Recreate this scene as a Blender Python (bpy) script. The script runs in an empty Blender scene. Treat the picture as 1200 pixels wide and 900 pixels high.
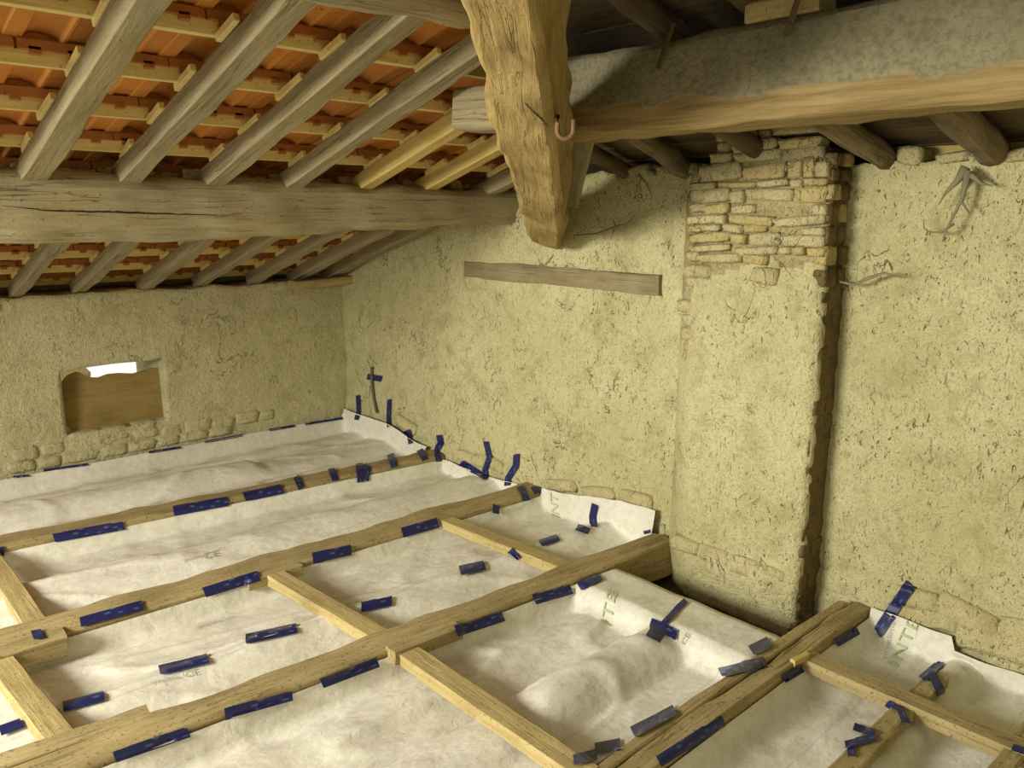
import bpy, bmesh, math, random
from mathutils import Vector, Matrix, noise
from mathutils.bvhtree import BVHTree

SC = bpy.context.scene
COL = SC.collection
R = random.Random(7)

# ------------------------------------------------------------------ camera
CAM_Z = 1.75
F_PX = 940.0
V1 = Vector((0.73501188, -0.1356945, 0.66433766))      # world X seen in camera axes (right, down, forward)
V2 = Vector((-0.67801748, -0.15728527, 0.71802064))    # world Y
V3 = Vector((0.00705908, -0.97818625, -0.20760979))    # world Z
def cam_to_world(c): return Vector((V1.dot(c), V2.dot(c), V3.dot(c)))
_r, _d, _f = (cam_to_world(Vector(a)) for a in ((1, 0, 0), (0, 1, 0), (0, 0, 1)))
cam_data = bpy.data.cameras.new('camera'); cam = bpy.data.objects.new('camera', cam_data); COL.objects.link(cam)
cam.matrix_world = Matrix(((_r.x, -_d.x, -_f.x, 0), (_r.y, -_d.y, -_f.y, 0), (_r.z, -_d.z, -_f.z, CAM_Z), (0, 0, 0, 1)))
cam_data.sensor_width = 36; cam_data.lens = 36 * F_PX / 1200; cam_data.clip_start = 0.02
SC.camera = cam
def ray(px, py): return cam_to_world(Vector(((px - 600) / F_PX, (py - 450) / F_PX, 1)))
EYE = Vector((0, 0, CAM_Z))
def onX(px, py, X): d = ray(px, py); return EYE + d * (X / d.x)
def onY(px, py, Y): d = ray(px, py); return EYE + d * (Y / d.y)
def onZ(px, py, Z): d = ray(px, py); return EYE + d * ((Z - CAM_Z) / d.z)

# ------------------------------------------------------------------ light
world = bpy.data.worlds.new('world'); SC.world = world; world.use_nodes = True
bg = world.node_tree.nodes['Background']; bg.inputs[0].default_value = (1.0, 0.98, 0.93, 1); bg.inputs[1].default_value = 1.12
la = bpy.data.lights.new('open_end_daylight', 'AREA'); la.shape = 'RECTANGLE'; la.size = 1.5; la.size_y = 1.2
la.energy = 400; la.color = (1.0, 0.97, 0.83)
lo = bpy.data.objects.new('open_end_daylight', la); COL.objects.link(lo)
lo.location = (-3.0, 3.0, 2.1)
lo.rotation_euler = (Vector((2.6, 2.2, 0.75)) - Vector(lo.location)).to_track_quat('-Z', 'Y').to_euler()
SC.view_settings.view_transform = 'Standard'; SC.view_settings.look = 'None'
SC.view_settings.exposure = -0.08; SC.view_settings.gamma = 1; SC.view_settings.use_curve_mapping = False

# ------------------------------------------------------------------ materials
class NT:
    def __init__(s, name):
        s.m = bpy.data.materials.new(name); s.m.use_nodes = True; s.t = s.m.node_tree; s.n = s.t.nodes
        s.p = s.n['Principled BSDF']; s.p.inputs['Specular IOR Level'].default_value = 0.2
    def add(s, ty, **kw):
        n = s.n.new(ty)
        for k, v in kw.items():
            if k in n.inputs: n.inputs[k].default_value = v
            else: setattr(n, k, v)
        return n
    def l(s, a, b): s.t.links.new(a, b)
    def coord(s, scale=(1, 1, 1), kind='Object', rot=(0, 0, 0)):
        m = s.n.new('ShaderNodeMapping'); c = s.n.new('ShaderNodeNewGeometry' if kind == 'Position' else 'ShaderNodeTexCoord')
        m.inputs['Scale'].default_value = scale; m.inputs['Rotation'].default_value = rot
        s.l(c.outputs[kind], m.inputs[0]); return m.outputs[0]
    def noise(s, co, scale, detail=4, rough=0.55, dist=0.0):
        n = s.add('ShaderNodeTexNoise', Scale=scale, Detail=detail, Roughness=rough, Distortion=dist); s.l(co, n.inputs['Vector']); return n.outputs[0]
    def ramp(s, fac, stops):
        n = s.n.new('ShaderNodeValToRGB'); e = n.color_ramp.elements
        while len(e) < len(stops): e.new(0.5)
        for q, (pos, c) in zip(e, stops):
            q.position = pos; q.color = (c, c, c, 1) if isinstance(c, (int, float)) else (*c, 1)
        s.l(fac, n.inputs[0]); return n.outputs[0]
    def mix(s, fac, a, b, mode='MIX'):
        n = s.n.new('ShaderNodeMix'); n.data_type = 'RGBA'; n.blend_type = mode
        for sock, v in ((n.inputs[0], fac), (n.inputs[6], a), (n.inputs[7], b)):
            if isinstance(v, (int, float)): sock.default_value = v
            elif isinstance(v, tuple): sock.default_value = (*v, 1)
            else: s.l(v, sock)
        return n.outputs[2]
    def math(s, op, a, b=0.0):
        n = s.n.new('ShaderNodeMath'); n.operation = op
        for sock, v in ((n.inputs[0], a), (n.inputs[1], b)):
            if isinstance(v, (int, float)): sock.default_value = v
            else: s.l(v, sock)
        return n.outputs[0]
    def bump(s, h, strength=0.4, dist=0.01, prev=None):
        n = s.add('ShaderNodeBump', Strength=strength, Distance=dist); s.l(h, n.inputs['Height'])
        if prev: s.l(prev, n.inputs['Normal'])
        return n.outputs[0]
    def done(s, col, rough=0.85, normal=None):
        if isinstance(col, tuple): s.p.inputs['Base Color'].default_value = (*col, 1)
        else: s.l(col, s.p.inputs['Base Color'])
        if isinstance(rough, (int, float)): s.p.inputs['Roughness'].default_value = rough
        else: s.l(rough, s.p.inputs['Roughness'])
        if normal: s.l(normal, s.p.inputs['Normal'])
        return s.m

def plaster(name, light, mid, dark, fleck=(0.10, 0.075, 0.03), amount=0.6, bumpd=0.012):
    t = NT(name); P = 'Position'; co = t.coord(kind=P)
    big = t.noise(co, 1.1, 6, 0.65); med = t.noise(co, 6, 6, 0.7); fine = t.noise(co, 110, 3, 0.65); mid2 = t.noise(co, 28, 4, 0.7)
    c = t.mix(t.ramp(big, [(0.38, 0), (0.62, 1)]), mid, light)
    c = t.mix(t.ramp(med, [(0.50, 0), (0.70, 0.75)]), c, dark)
    c = t.mix(t.ramp(mid2, [(0.28, 0.6), (0.45, 0)]), c, dark)
    c = t.mix(t.ramp(fine, [(0.36, 0.65), (0.50, 0)]), c, dark)
    c = t.mix(t.ramp(mid2, [(0.58, 0), (0.75, 0.5)]), c, tuple(min(1, v * 1.18) for v in light))
    # straw and grit marks, elongated, in patches
    patch = t.ramp(t.noise(co, 2.4, 3, 0.6), [(0.36, 0.15), (0.62, 1)])
    wob = t.noise(t.coord((1, 1, 0.5), P), 65, 2, 0.5, 1.5)
    fl = t.math('MULTIPLY', t.ramp(wob, [(0.65, 0), (0.69, 1)]), patch)
    wob2 = t.noise(t.coord((1, 1, 0.28), P), 26, 3, 0.55, 2.4)
    fl2 = t.math('MULTIPLY', t.ramp(wob2, [(0.685, 0), (0.725, 1)]), t.ramp(t.noise(co, 1.7, 3, 0.5), [(0.42, 0.1), (0.6, 1)]))
    # hairline cracks, only here and there
    ck = t.noise(t.coord((1, 1, 0.7), P), 5.0, 4, 0.6, 0.8)
    crk = t.math('MULTIPLY', t.ramp(ck, [(0.492, 0), (0.5, 0.9), (0.508, 0)]), t.ramp(t.noise(co, 3.1, 2, 0.5), [(0.56, 0), (0.62, 1)]))
    fl = t.math('MAXIMUM', t.math('MAXIMUM', fl, fl2), crk)
    c = t.mix(t.math('MULTIPLY', fl, amount), c, fleck)
    h = t.math('ADD', t.math('MULTIPLY', fine, 0.35), t.math('ADD', med, t.math('MULTIPLY', mid2, 0.7)))
    h = t.math('SUBTRACT', h, t.math('MULTIPLY', fl, 0.5))
    return t.done(c, 0.95, t.bump(h, 1.0, bumpd * 1.6))

def wood(name, light, mid, dark, crack=0.75, rough=0.85, bumpd=0.007, blotch=0.5, blotch_col=None, speck=0.66):
    t = NT(name); info = t.n.new('ShaderNodeObjectInfo')
    co = t.coord((1.6, 22, 22))
    off = t.n.new('ShaderNodeVectorMath'); off.operation = 'ADD'; t.l(co, off.inputs[0])
    sc = t.math('MULTIPLY', info.outputs['Random'], 37.0); t.l(sc, off.inputs[1]); co = off.outputs[0]
    grain = t.noise(co, 2.2, 5, 0.65, 0.4)
    co2 = t.coord((1, 1.6, 1.6)); off2 = t.n.new('ShaderNodeVectorMath'); off2.operation = 'ADD'; t.l(co2, off2.inputs[0]); t.l(sc, off2.inputs[1])
    big = t.noise(off2.outputs[0], 3.2, 4, 0.6)
    c = t.mix(t.ramp(grain, [(0.32, 0), (0.62, 1)]), mid, light)
    c = t.mix(t.ramp(big, [(0.46, 0), (0.68, blotch)]), c, blotch_col or dark)
    co3 = t.coord((0.22, 9, 9)); off3 = t.n.new('ShaderNodeVectorMath'); off3.operation = 'ADD'; t.l(co3, off3.inputs[0]); t.l(sc, off3.inputs[1]); cr = t.noise(off3.outputs[0], 2.0, 4, 0.5, 0.3)
    line = t.math('MULTIPLY', t.ramp(cr, [(0.488, 0), (0.5, crack), (0.512, 0)]), t.ramp(t.noise(off2.outputs[0], 1.6, 2, 0.5), [(0.45, 0), (0.55, 1)]))
    c = t.mix(line, c, dark)
    sp = t.noise(t.coord((1, 1, 1)), 70, 2, 0.5)
    c = t.mix(t.ramp(sp, [(speck, 0), (speck + 0.06, 0.6)]), c, dark)
    h = t.math('SUBTRACT', t.math('ADD', grain, t.math('MULTIPLY', sp, 0.3)), t.math('MULTIPLY', line, 0.6))
    return t.done(c, rough, t.bump(h, 0.6, bumpd))

M = {}
M['plaster_gable'] = plaster('lime_plaster_gable', (0.65, 0.60, 0.345), (0.54, 0.495, 0.26), (0.36, 0.32, 0.145), amount=0.85)
M['plaster_eave'] = plaster('lime_plaster_eave', (0.66, 0.605, 0.375), (0.57, 0.52, 0.31), (0.42, 0.37, 0.195), amount=0.6)
M['plaster_chimney'] = plaster('lime_plaster_chimney', (0.64, 0.57, 0.32), (0.54, 0.475, 0.25), (0.40, 0.33, 0.15), amount=0.6)
M['stone'] = plaster('limestone', (0.56, 0.50, 0.285), (0.47, 0.40, 0.205), (0.29, 0.23, 0.10), amount=0.6, bumpd=0.008)
M['stone_ochre'] = plaster('ochre_limestone', (0.54, 0.445, 0.21), (0.46, 0.36, 0.15), (0.28, 0.21, 0.09), amount=0.5, bumpd=0.008)
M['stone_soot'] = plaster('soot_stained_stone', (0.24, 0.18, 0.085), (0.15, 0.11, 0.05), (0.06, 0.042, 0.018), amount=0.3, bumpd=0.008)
M['mortar'] = plaster('earth_mortar', (0.50, 0.42, 0.22), (0.42, 0.34, 0.165), (0.22, 0.17, 0.075), amount=0.6)
M['wood_grey'] = wood('weathered_grey_wood', (0.36, 0.305, 0.18), (0.245, 0.205, 0.118), (0.10, 0.08, 0.042), blotch=0.55, blotch_col=(0.33, 0.255, 0.125))
M['wood_purlin'] = wood('old_oak_purlin', (0.40, 0.345, 0.21), (0.30, 0.255, 0.15), (0.08, 0.06, 0.03), blotch=0.5, blotch_col=(0.33, 0.245, 0.11))
M['wood_hip'] = wood('clay_smeared_oak', (0.44, 0.32, 0.13), (0.30, 0.205, 0.07), (0.10, 0.065, 0.02), crack=0.8, blotch=0.85, blotch_col=(0.19, 0.125, 0.045), bumpd=0.012)
M['wood_joist'] = wood('dusty_joist_oak', (0.45, 0.36, 0.175), (0.31, 0.235, 0.105), (0.11, 0.075, 0.03), blotch=0.65, blotch_col=(0.22, 0.165, 0.07), speck=0.61)
M['wood_strip'] = wood('sawn_softwood', (0.52, 0.415, 0.19), (0.40, 0.305, 0.125), (0.17, 0.115, 0.045), crack=0.4, blotch=0.4, speck=0.62)
M['wood_new'] = wood('new_yellow_pine', (0.66, 0.51, 0.19), (0.56, 0.41, 0.13), (0.34, 0.21, 0.06), crack=0.15, blotch=0.25)
M['wood_batten'] = wood('pale_pine_batten', (0.84, 0.70, 0.31), (0.75, 0.60, 0.23), (0.45, 0.31, 0.12), crack=0.1, blotch=0.15)
M['wood_dark'] = wood('shade_darkened_old_wood', (0.15, 0.105, 0.05), (0.09, 0.065, 0.03), (0.03, 0.02, 0.01), blotch=0.5)  # old dark wood, with the shade behind the plate beam put into its colour
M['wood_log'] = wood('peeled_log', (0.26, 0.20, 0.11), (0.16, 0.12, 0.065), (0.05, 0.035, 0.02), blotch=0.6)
M['wood_board'] = wood('brown_window_board', (0.34, 0.245, 0.085), (0.27, 0.19, 0.065), (0.13, 0.085, 0.03), crack=0.3, blotch=0.4)
M['wood_lintel'] = wood('embedded_lintel_wood', (0.27, 0.22, 0.12), (0.20, 0.155, 0.08), (0.09, 0.065, 0.03), blotch=0.6, blotch_col=(0.38, 0.33, 0.19))

def beam_mat():
    t = NT('dust_crusted_beam'); co = t.coord((1.2, 18, 18)); grain = t.noise(co, 2.0, 5, 0.65, 0.5)
    w = t.mix(t.ramp(grain, [(0.32, 0), (0.65, 1)]), (0.20, 0.135, 0.05), (0.37, 0.27, 0.12))
    cc = t.coord(); d = t.noise(cc, 45, 4, 0.7); b = t.noise(cc, 4, 4, 0.6)
    g = t.mix(t.ramp(b, [(0.35, 0), (0.65, 1)]), (0.20, 0.18, 0.105), (0.30, 0.27, 0.165))
    g = t.mix(t.ramp(d, [(0.35, 0.5), (0.55, 0)]), g, (0.10, 0.085, 0.045))
    sep = t.n.new('ShaderNodeSeparateXYZ'); t.l(cc, sep.inputs[0])
    edge = t.math('ADD', sep.outputs[2], t.math('MULTIPLY', t.math('SUBTRACT', t.noise(t.coord((3, 3, 3)), 2.0, 3), 0.5), 0.12))
    f = t.ramp(t.math('ADD', t.math('MULTIPLY', edge, 6.0), 0.86), [(0.46, 0), (0.54, 1)])
    c = t.mix(f, w, g)
    h = t.math('ADD', t.math('MULTIPLY', grain, 0.4), t.math('MULTIPLY', t.math('MULTIPLY', d, f), 1.4))
    return t.done(c, 0.95, t.bump(h, 0.7, 0.012))
M['beam'] = beam_mat()

def tile_mat(name, a, b, c3):
    t = NT(name); info = t.n.new('ShaderNodeObjectInfo'); co = t.coord()
    off = t.n.new('ShaderNodeVectorMath'); off.operation = 'ADD'; t.l(co, off.inputs[0]); t.l(t.math('MULTIPLY', info.outputs['Random'], 23.0), off.inputs[1]); co = off.outputs[0]
    n = t.noise(co, 9, 4, 0.6); s = t.noise(co, 55, 2, 0.5)
    c = t.mix(t.ramp(n, [(0.35, 0), (0.65, 1)]), a, b)
    c = t.mix(t.math('MULTIPLY', info.outputs['Random'], 0.5), c, c3)
    c = t.mix(t.ramp(s, [(0.68, 0), (0.73, 0.7)]), c, (0.16, 0.06, 0.02))
    return t.done(c, 0.8, t.bump(t.math('ADD', n, t.math('MULTIPLY', s, 0.3)), 0.2, 0.004))
M['tile'] = tile_mat('terracotta_tile', (0.58, 0.22, 0.04), (0.68, 0.29, 0.06), (0.52, 0.25, 0.09))
M['tile_head'] = tile_mat('terracotta_tile_head', (0.42, 0.175, 0.055), (0.50, 0.22, 0.07), (0.40, 0.19, 0.065))
M['tile_grey'] = tile_mat('old_grey_tile', (0.26, 0.23, 0.16), (0.34, 0.30, 0.21), (0.22, 0.17, 0.1))

def membrane_mat():
    t = NT('white_membrane_fleece'); co = t.coord()
    n = t.noise(co, 3.0, 4, 0.6); f = t.noise(co, 26, 5, 0.75); g = t.noise(co, 150, 2, 0.6)
    c = t.mix(t.ramp(n, [(0.35, 0), (0.65, 1)]), (0.72, 0.69, 0.58), (0.84, 0.815, 0.72))
    c = t.mix(t.ramp(f, [(0.42, 0), (0.70, 0.6)]), c, (0.56, 0.53, 0.43))
    c = t.mix(t.ramp(g, [(0.5, 0), (0.7, 0.25)]), c, (0.50, 0.47, 0.38))
    # printed marking: faded green blots and thin broken rules along the roll
    gr = t.noise(t.coord((1.0, 1.6, 1.6)), 4.5, 4, 0.7, 0.5)
    c = t.mix(t.ramp(gr, [(0.64, 0), (0.70, 0.28)]), c, (0.50, 0.58, 0.33))
    sep = t.n.new('ShaderNodeSeparateXYZ'); t.l(co, sep.inputs[0])
    fr = t.math('FRACT', t.math('ADD', t.math('MULTIPLY', sep.outputs[1], 2.15), t.math('MULTIPLY', n, 0.05)))
    ln = t.ramp(fr, [(0.490, 0), (0.497, 0.35), (0.503, 0.35), (0.510, 0)])
    ds = t.ramp(t.noise(t.coord((4, 1, 1)), 3.0, 2, 0.5), [(0.46, 0), (0.50, 1)])
    c = t.mix(t.math('MULTIPLY', ln, ds), c, (0.36, 0.36, 0.36))
    wr = t.noise(t.coord((1, 1.6, 1)), 4.5, 3, 0.5, 0.25)
    wr2 = t.noise(t.coord((1, 1.5, 1)), 8, 4, 0.6, 0.7); nn = t.bump(wr, 0.5, 0.03); nn = t.bump(wr2, 0.32, 0.018, nn); nn = t.bump(f, 0.35, 0.005, nn)
    t.p.inputs['Specular IOR Level'].default_value = 0.3
    return t.done(c, 0.6, nn)
M['membrane'] = membrane_mat()

def tape_mat(name, base, pale):
    t = NT(name); co = t.coord((26, 26, 1), 'UV', (0, 0, 0.6))
    b = t.add('ShaderNodeTexVoronoi', Scale=1.0); t.l(t.coord((20, 55, 1), 'UV', (0, 0, 0.7)), b.inputs['Vector'])
    n = t.noise(co, 3.0, 3, 0.6)
    c = t.mix(t.ramp(b.outputs['Distance'], [(0.22, 0.75), (0.32, 0)]), base, pale)
    c = t.mix(t.ramp(n, [(0.45, 0), (0.75, 0.4)]), c, tuple(x * 0.6 for x in base))
    t.p.inputs['Specular IOR Level'].default_value = 0.35
    return t.done(c, 0.45, t.bump(n, 0.15, 0.002))
M['tape'] = tape_mat('navy_tape', (0.016, 0.02, 0.095), (0.10, 0.12, 0.26))
M['tape_dusty'] = tape_mat('dusty_navy_tape', (0.075, 0.075, 0.12), (0.17, 0.17, 0.21))
def plain(name, c, rough=0.7, metal=0.0):
    t = NT(name); n = t.noise(t.coord(), 30, 3, 0.6); t.p.inputs['Metallic'].default_value = metal
    return t.done(t.mix(n, tuple(x * 0.8 for x in c), tuple(min(1, x * 1.2) for x in c)), rough)
M['print_green'] = plain('faded_green_print', (0.46, 0.54, 0.30))
M['print_grey'] = plain('faded_grey_print', (0.44, 0.43, 0.40))
M['cable'] = plain('grey_cable', (0.14, 0.13, 0.085), 0.6)
M['rust'] = plain('rusty_iron', (0.23, 0.13, 0.07), 0.7, 0.2)
M['web'] = plain('dusty_cobweb', (0.24, 0.21, 0.12), 0.95)
M['deck'] = wood('dark_deck_boards', (0.12, 0.09, 0.05), (0.08, 0.06, 0.03), (0.03, 0.02, 0.01))

# ------------------------------------------------------------------ mesh helpers
def obj(name, verts, faces, mat, parent=None, smooth=False, mats=None, fm=None):
    me = bpy.data.meshes.new(name); me.from_pydata([tuple(v) for v in verts], [], faces); me.update()
    for m in (mats or [mat]): me.materials.append(M[m] if isinstance(m, str) else m)
    if fm:
        for p, i in zip(me.polygons, fm): p.material_index = i
    if smooth:
        for p in me.polygons: p.use_smooth = True
    o = bpy.data.objects.new(name, me); COL.objects.link(o)
    if parent: o.parent = parent
    return o
def tag(o, label, cat, group=None):
    o['label'] = label; o['category'] = cat
    if group: o['group'] = group
    return o
def struct(o): o['kind'] = 'structure'; return o
def empty(name, loc=(0, 0, 0)):
    e = bpy.data.objects.new(name, None); COL.objects.link(e); e.location = loc; e.empty_display_size = 0.1; return e
def smooth(a, b, t): t = max(0, min(1, (t - a) / (b - a))); return t * t * (3 - 2 * t)
def nz(x, y=0.0, z=0.0): return noise.noise(Vector((x, y, z)))
def frame(p0, p1, up=(0, 0, 1), roll=0.0):
    p0, p1 = Vector(p0), Vector(p1); x = (p1 - p0).normalized(); u = Vector(up)
    y = u.cross(x).normalized(); z = x.cross(y)
    m = Matrix(((x.x, y.x, z.x, p0.x), (x.y, y.y, z.y, p0.y), (x.z, y.z, z.z, p0.z), (0, 0, 0, 1)))
    return m @ Matrix.Rotation(roll, 4, 'X'), (p1 - p0).length
_seed = [0]
def timber(name, p0, p1, w, h, mat, parent=None, roll=0.0, rough=0.006, rad=0.15, taper=None, seg=0.06, log=False, bow=(0, 0), cut=(0, 0), smooth=True, freq=1.0):
    """hewn timber; p0-p1 runs through the centre of its section. taper(t)->(kw,kh)"""
    _seed[0] += 1; sd = _seed[0] * 7.31
    mw, L = frame(p0, p1, roll=roll); n = max(2, int(L / seg)); ring = []
    if log:
        for k in range(12): a = 2 * math.pi * k / 12; ring.append((math.cos(a) * w / 2, math.sin(a) * h / 2))
    else:
        r = rad * min(w, h)
        for cx, cy, a0 in ((w/2 - r, h/2 - r, 0), (-w/2 + r, h/2 - r, 90), (-w/2 + r, -h/2 + r, 180), (w/2 - r, -h/2 + r, 270)):
            for da in (0, 45, 90):
                a = math.radians(a0 + da); ring.append((cx + r * math.cos(a), cy + r * math.sin(a)))
            # a mid-face point so long faces can undulate
            nx, ny = {0: (0, h/2), 90: (-w/2, 0), 180: (0, -h/2), 270: (w/2, 0)}[a0]; ring.append((nx, ny))
    K = len(ring); V = []; Fc = []
    for i in range(n + 1):
        t = i / n; kw, kh = taper(t) if taper else (1, 1)
        bx, bz = bow[0] * math.sin(math.pi * t), bow[1] * math.sin(math.pi * t)
        for (y, z) in ring:
            y2, z2 = y * kw, z * kh; x = L * t
            d = rough * (nz(x * 2.2 * freq, y * 9 * freq + sd, z * 9 * freq) + 0.6 * nz(x * 7 * freq, y * 22 * freq, z * 22 * freq + sd))
            ln = math.hypot(y2, z2) or 1
            if i == 0: x += cut[0] * z2
            if i == n: x += cut[1] * z2
            V.append((x + (d if i in (0, n) else 0), y2 + y2 / ln * d * 1.5 + bx, z2 + z2 / ln * d * 1.5 + bz))
    for i in range(n):
        for k in range(K):
            a, b = i * K + k, i * K + (k + 1) % K; Fc.append((a, b, b + K, a + K))
    Fc.append(tuple(range(K - 1, -1, -1))); Fc.append(tuple(n * K + k for k in range(K)))
    o = obj(name, V, Fc, mat, None, smooth)
    if smooth and not log:
        at = o.data.attributes.new('sharp_edge', 'BOOLEAN', 'EDGE')
        for e in o.data.edges:
            a, b = sorted(e.vertices)
            if (b - a == K and (a % K) % 4 in (0, 2)) or b < K or a >= n * K: at.data[e.index].value = True
    o.data.polygons[-1].use_smooth = False; o.data.polygons[-2].use_smooth = False
    o.matrix_world = mw
    if parent: o.parent = parent
    return o
def box_data(name, lx, ly, lz, bev, mat):
    bm = bmesh.new(); bmesh.ops.create_cube(bm, size=1)
    for v in bm.verts: v.co = Vector((v.co.x * lx, v.co.y * ly, v.co.z * lz))
    if bev: bmesh.ops.bevel(bm, geom=list(bm.edges), offset=bev, segments=1, affect='EDGES')
    me = bpy.data.meshes.new(name); bm.to_mesh(me); bm.free(); me.materials.append(M[mat]); return me
def place(name, me, mw, parent=None):
    o = bpy.data.objects.new(name, me); COL.objects.link(o); o.matrix_world = mw
    if parent: o.parent = parent
    return o

# stones: a few shared lumps, scaled into place
def stone_data(name, mat, seed, boxy=0.86):
    rr = random.Random(seed); V = []; idx = {}; Fc = []
    n = 4
    def vid(p):
        k = tuple(round(c, 4) for c in p)
        if k not in idx:
            v = Vector(p); s = v.normalized() * 0.62; q = v * boxy * 0.5 / 0.5 + (s - v) * (1 - boxy)
            q = q * (1 + 0.13 * nz(p[0] * 2 + seed * 3.1, p[1] * 2, p[2] * 2) + rr.uniform(-0.03, 0.03))
            idx[k] = len(V); V.append(q)
        return idx[k]
    g = [-0.5 + i / n for i in range(n + 1)]
    for ax in range(3):
        for sg in (-0.5, 0.5):
            for i in range(n):
                for j in range(n):
                    q = []
                    for (a, b) in ((i, j), (i + 1, j), (i + 1, j + 1), (i, j + 1)):
                        p = [0, 0, 0]; p[ax] = sg; p[(ax + 1) % 3] = g[a]; p[(ax + 2) % 3] = g[b]; q.append(vid(p))
                    Fc.append(tuple(q) if sg > 0 else tuple(reversed(q)))
    me = bpy.data.meshes.new(name); me.from_pydata(V, [], Fc); me.update(); me.materials.append(M[mat])
    for p in me.polygons: p.use_smooth = True
    return me
STONES = [stone_data('stone', 'stone', s) for s in range(4)]
STONES_O = [stone_data('stone', 'stone_ochre', s + 10) for s in range(2)]
STONES_S = [stone_data('stone', 'stone_soot', s + 20) for s in range(3)]
STONES_P = [stone_data('stone', 'plaster_eave', s + 30, 0.84) for s in range(3)]
STONES_G = [stone_data('stone', 'plaster_chimney', s + 40, 0.8) for s in range(3)]
def stone(kind, c, size, parent, tilt=0.06):
    m = Matrix.LocRotScale(Vector(c), Matrix.Rotation(R.uniform(-tilt, tilt), 3, 'X'), Vector(size))
    return place('stone', R.choice(kind), m, parent)

# ------------------------------------------------------------------ roof planes
GX = 3.55          # gable wall face
EY = 5.95          # eave wall face
S1, S2 = 0.31, 0.27
def p1(y): return 1.21 + S1 * (5.97 - y)               # underside of the rafters of the tiled slope
def p2(x): return 1.96 + S2 * (3.5 - x)                # underside of the log rafters over the gable wall
def hip_y(x): return 3.55 - 0.871 * (3.5 - x)

# ------------------------------------------------------------------ walls
def wall(name, us, vs, top, place_fn, amp, thick, mat, hole=None, seed=0.0, extra=None):
    """us,vs grid lines; top(u) trims the upper edge; place_fn(u,v,depth) -> point"""
    nu, nv = len(us), len(vs); V = []; Fc = []
    def inside(i, j):
        if hole:
            cu, cv = (us[i] + us[i+1]) / 2, (vs[j] + vs[j+1]) / 2
            if hole[0] < cu < hole[1] and hole[2] < cv < hole[3]: return False
        return True
    for side in (0, 1):
        for j in range(nv):
            for i in range(nu):
                u, v = us[i], vs[j]; tp = top(u)
                v = vs[0] + (v - vs[0]) * (tp - vs[0]) / (vs[-1] - vs[0]) if not hole or v > hole[3] + 0.01 else v
                if hole and v > hole[3] + 0.01: v = hole[3] + (vs[j] - hole[3]) * (tp - hole[3]) / (vs[-1] - hole[3])
                d = 0.0
                if side == 0:
                    d = amp * (1.3 * nz(u * 0.9 + seed, v * 0.9) + 0.7 * nz(u * 2.7, v * 2.7 + seed) + 0.35 * nz(u * 8 + seed, v * 8) + 0.22 * nz(u * 19, v * 19, seed))
                    if extra: d += extra(u, v)
                V.append(place_fn(u, v, d if side == 0 else -thick))
    O = nu * nv
    for j in range(nv - 1):
        for i in range(nu - 1):
            if not inside(i, j): continue
            a, b, c, d = j*nu+i, j*nu+i+1, (j+1)*nu+i+1, (j+1)*nu+i
            Fc.append((a, b, c, d)); Fc.append((O+d, O+c, O+b, O+a))
            for (di, dj, e, f) in ((0, -1, b, a), (1, 0, c, b), (0, 1, d, c), (-1, 0, a, d)):
                ii, jj = i + di, j + dj
                if ii < 0 or jj < 0 or ii > nu - 2 or jj > nv - 2 or not inside(ii, jj): Fc.append((e, f, O+f, O+e))
    o = obj(name, V, Fc, mat, None, True)
    for p in o.data.polygons:
        if len(p.vertices) == 4 and max(p.vertices) >= O and min(p.vertices) < O: p.use_smooth = False
    return struct(o)
def lin(a, b, step): n = max(1, round((b - a) / step)); return [a + (b - a) * i / n for i in range(n + 1)]

WX0, WX1, WZ0, WZ1 = 1.36, 2.03, 0.245, 0.70
us = lin(-4.5, 0, 0.25)[:-1] + lin(0, WX0, 0.03)[:-1] + lin(WX0, WX1, 0.03)[:-1] + lin(WX1, GX + 0.45, 0.03)
vs = lin(-0.35, WZ0, 0.03)[:-1] + lin(WZ0, WZ1, 0.03)[:-1] + lin(WZ1, 1.22, 0.03)
def eave_extra(u, v):
    e = 0.0
    if v < 0.2: e += 0.03 * (0.2 - v) / 0.3
    return e
def eave_place(u, v, d):
    if d < -0.1: return (u, EY - d, v)
    # the opening's edges wander a little
    if abs(v - WZ0) < 0.005 and WX0 - 0.01 < u < WX1 + 0.01: v += 0.018 * nz(u * 6, 3.3)
    if abs(v - WZ1) < 0.005 and WX0 - 0.01 < u < WX1 + 0.01: v += 0.012 * nz(u * 5, 9.3) + 0.02 * (u - 1.7)
    return (u, EY - d, v)
wall_back = wall('wall_back', us, vs, lambda u: 1.205 + 0.02 * nz(u * 5, 1.7) + 0.012 * nz(u * 17, 4.7), eave_place, 0.014, 0.58, 'plaster_eave', (WX0, WX1, WZ0, WZ1), 4.2, eave_extra)

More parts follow.
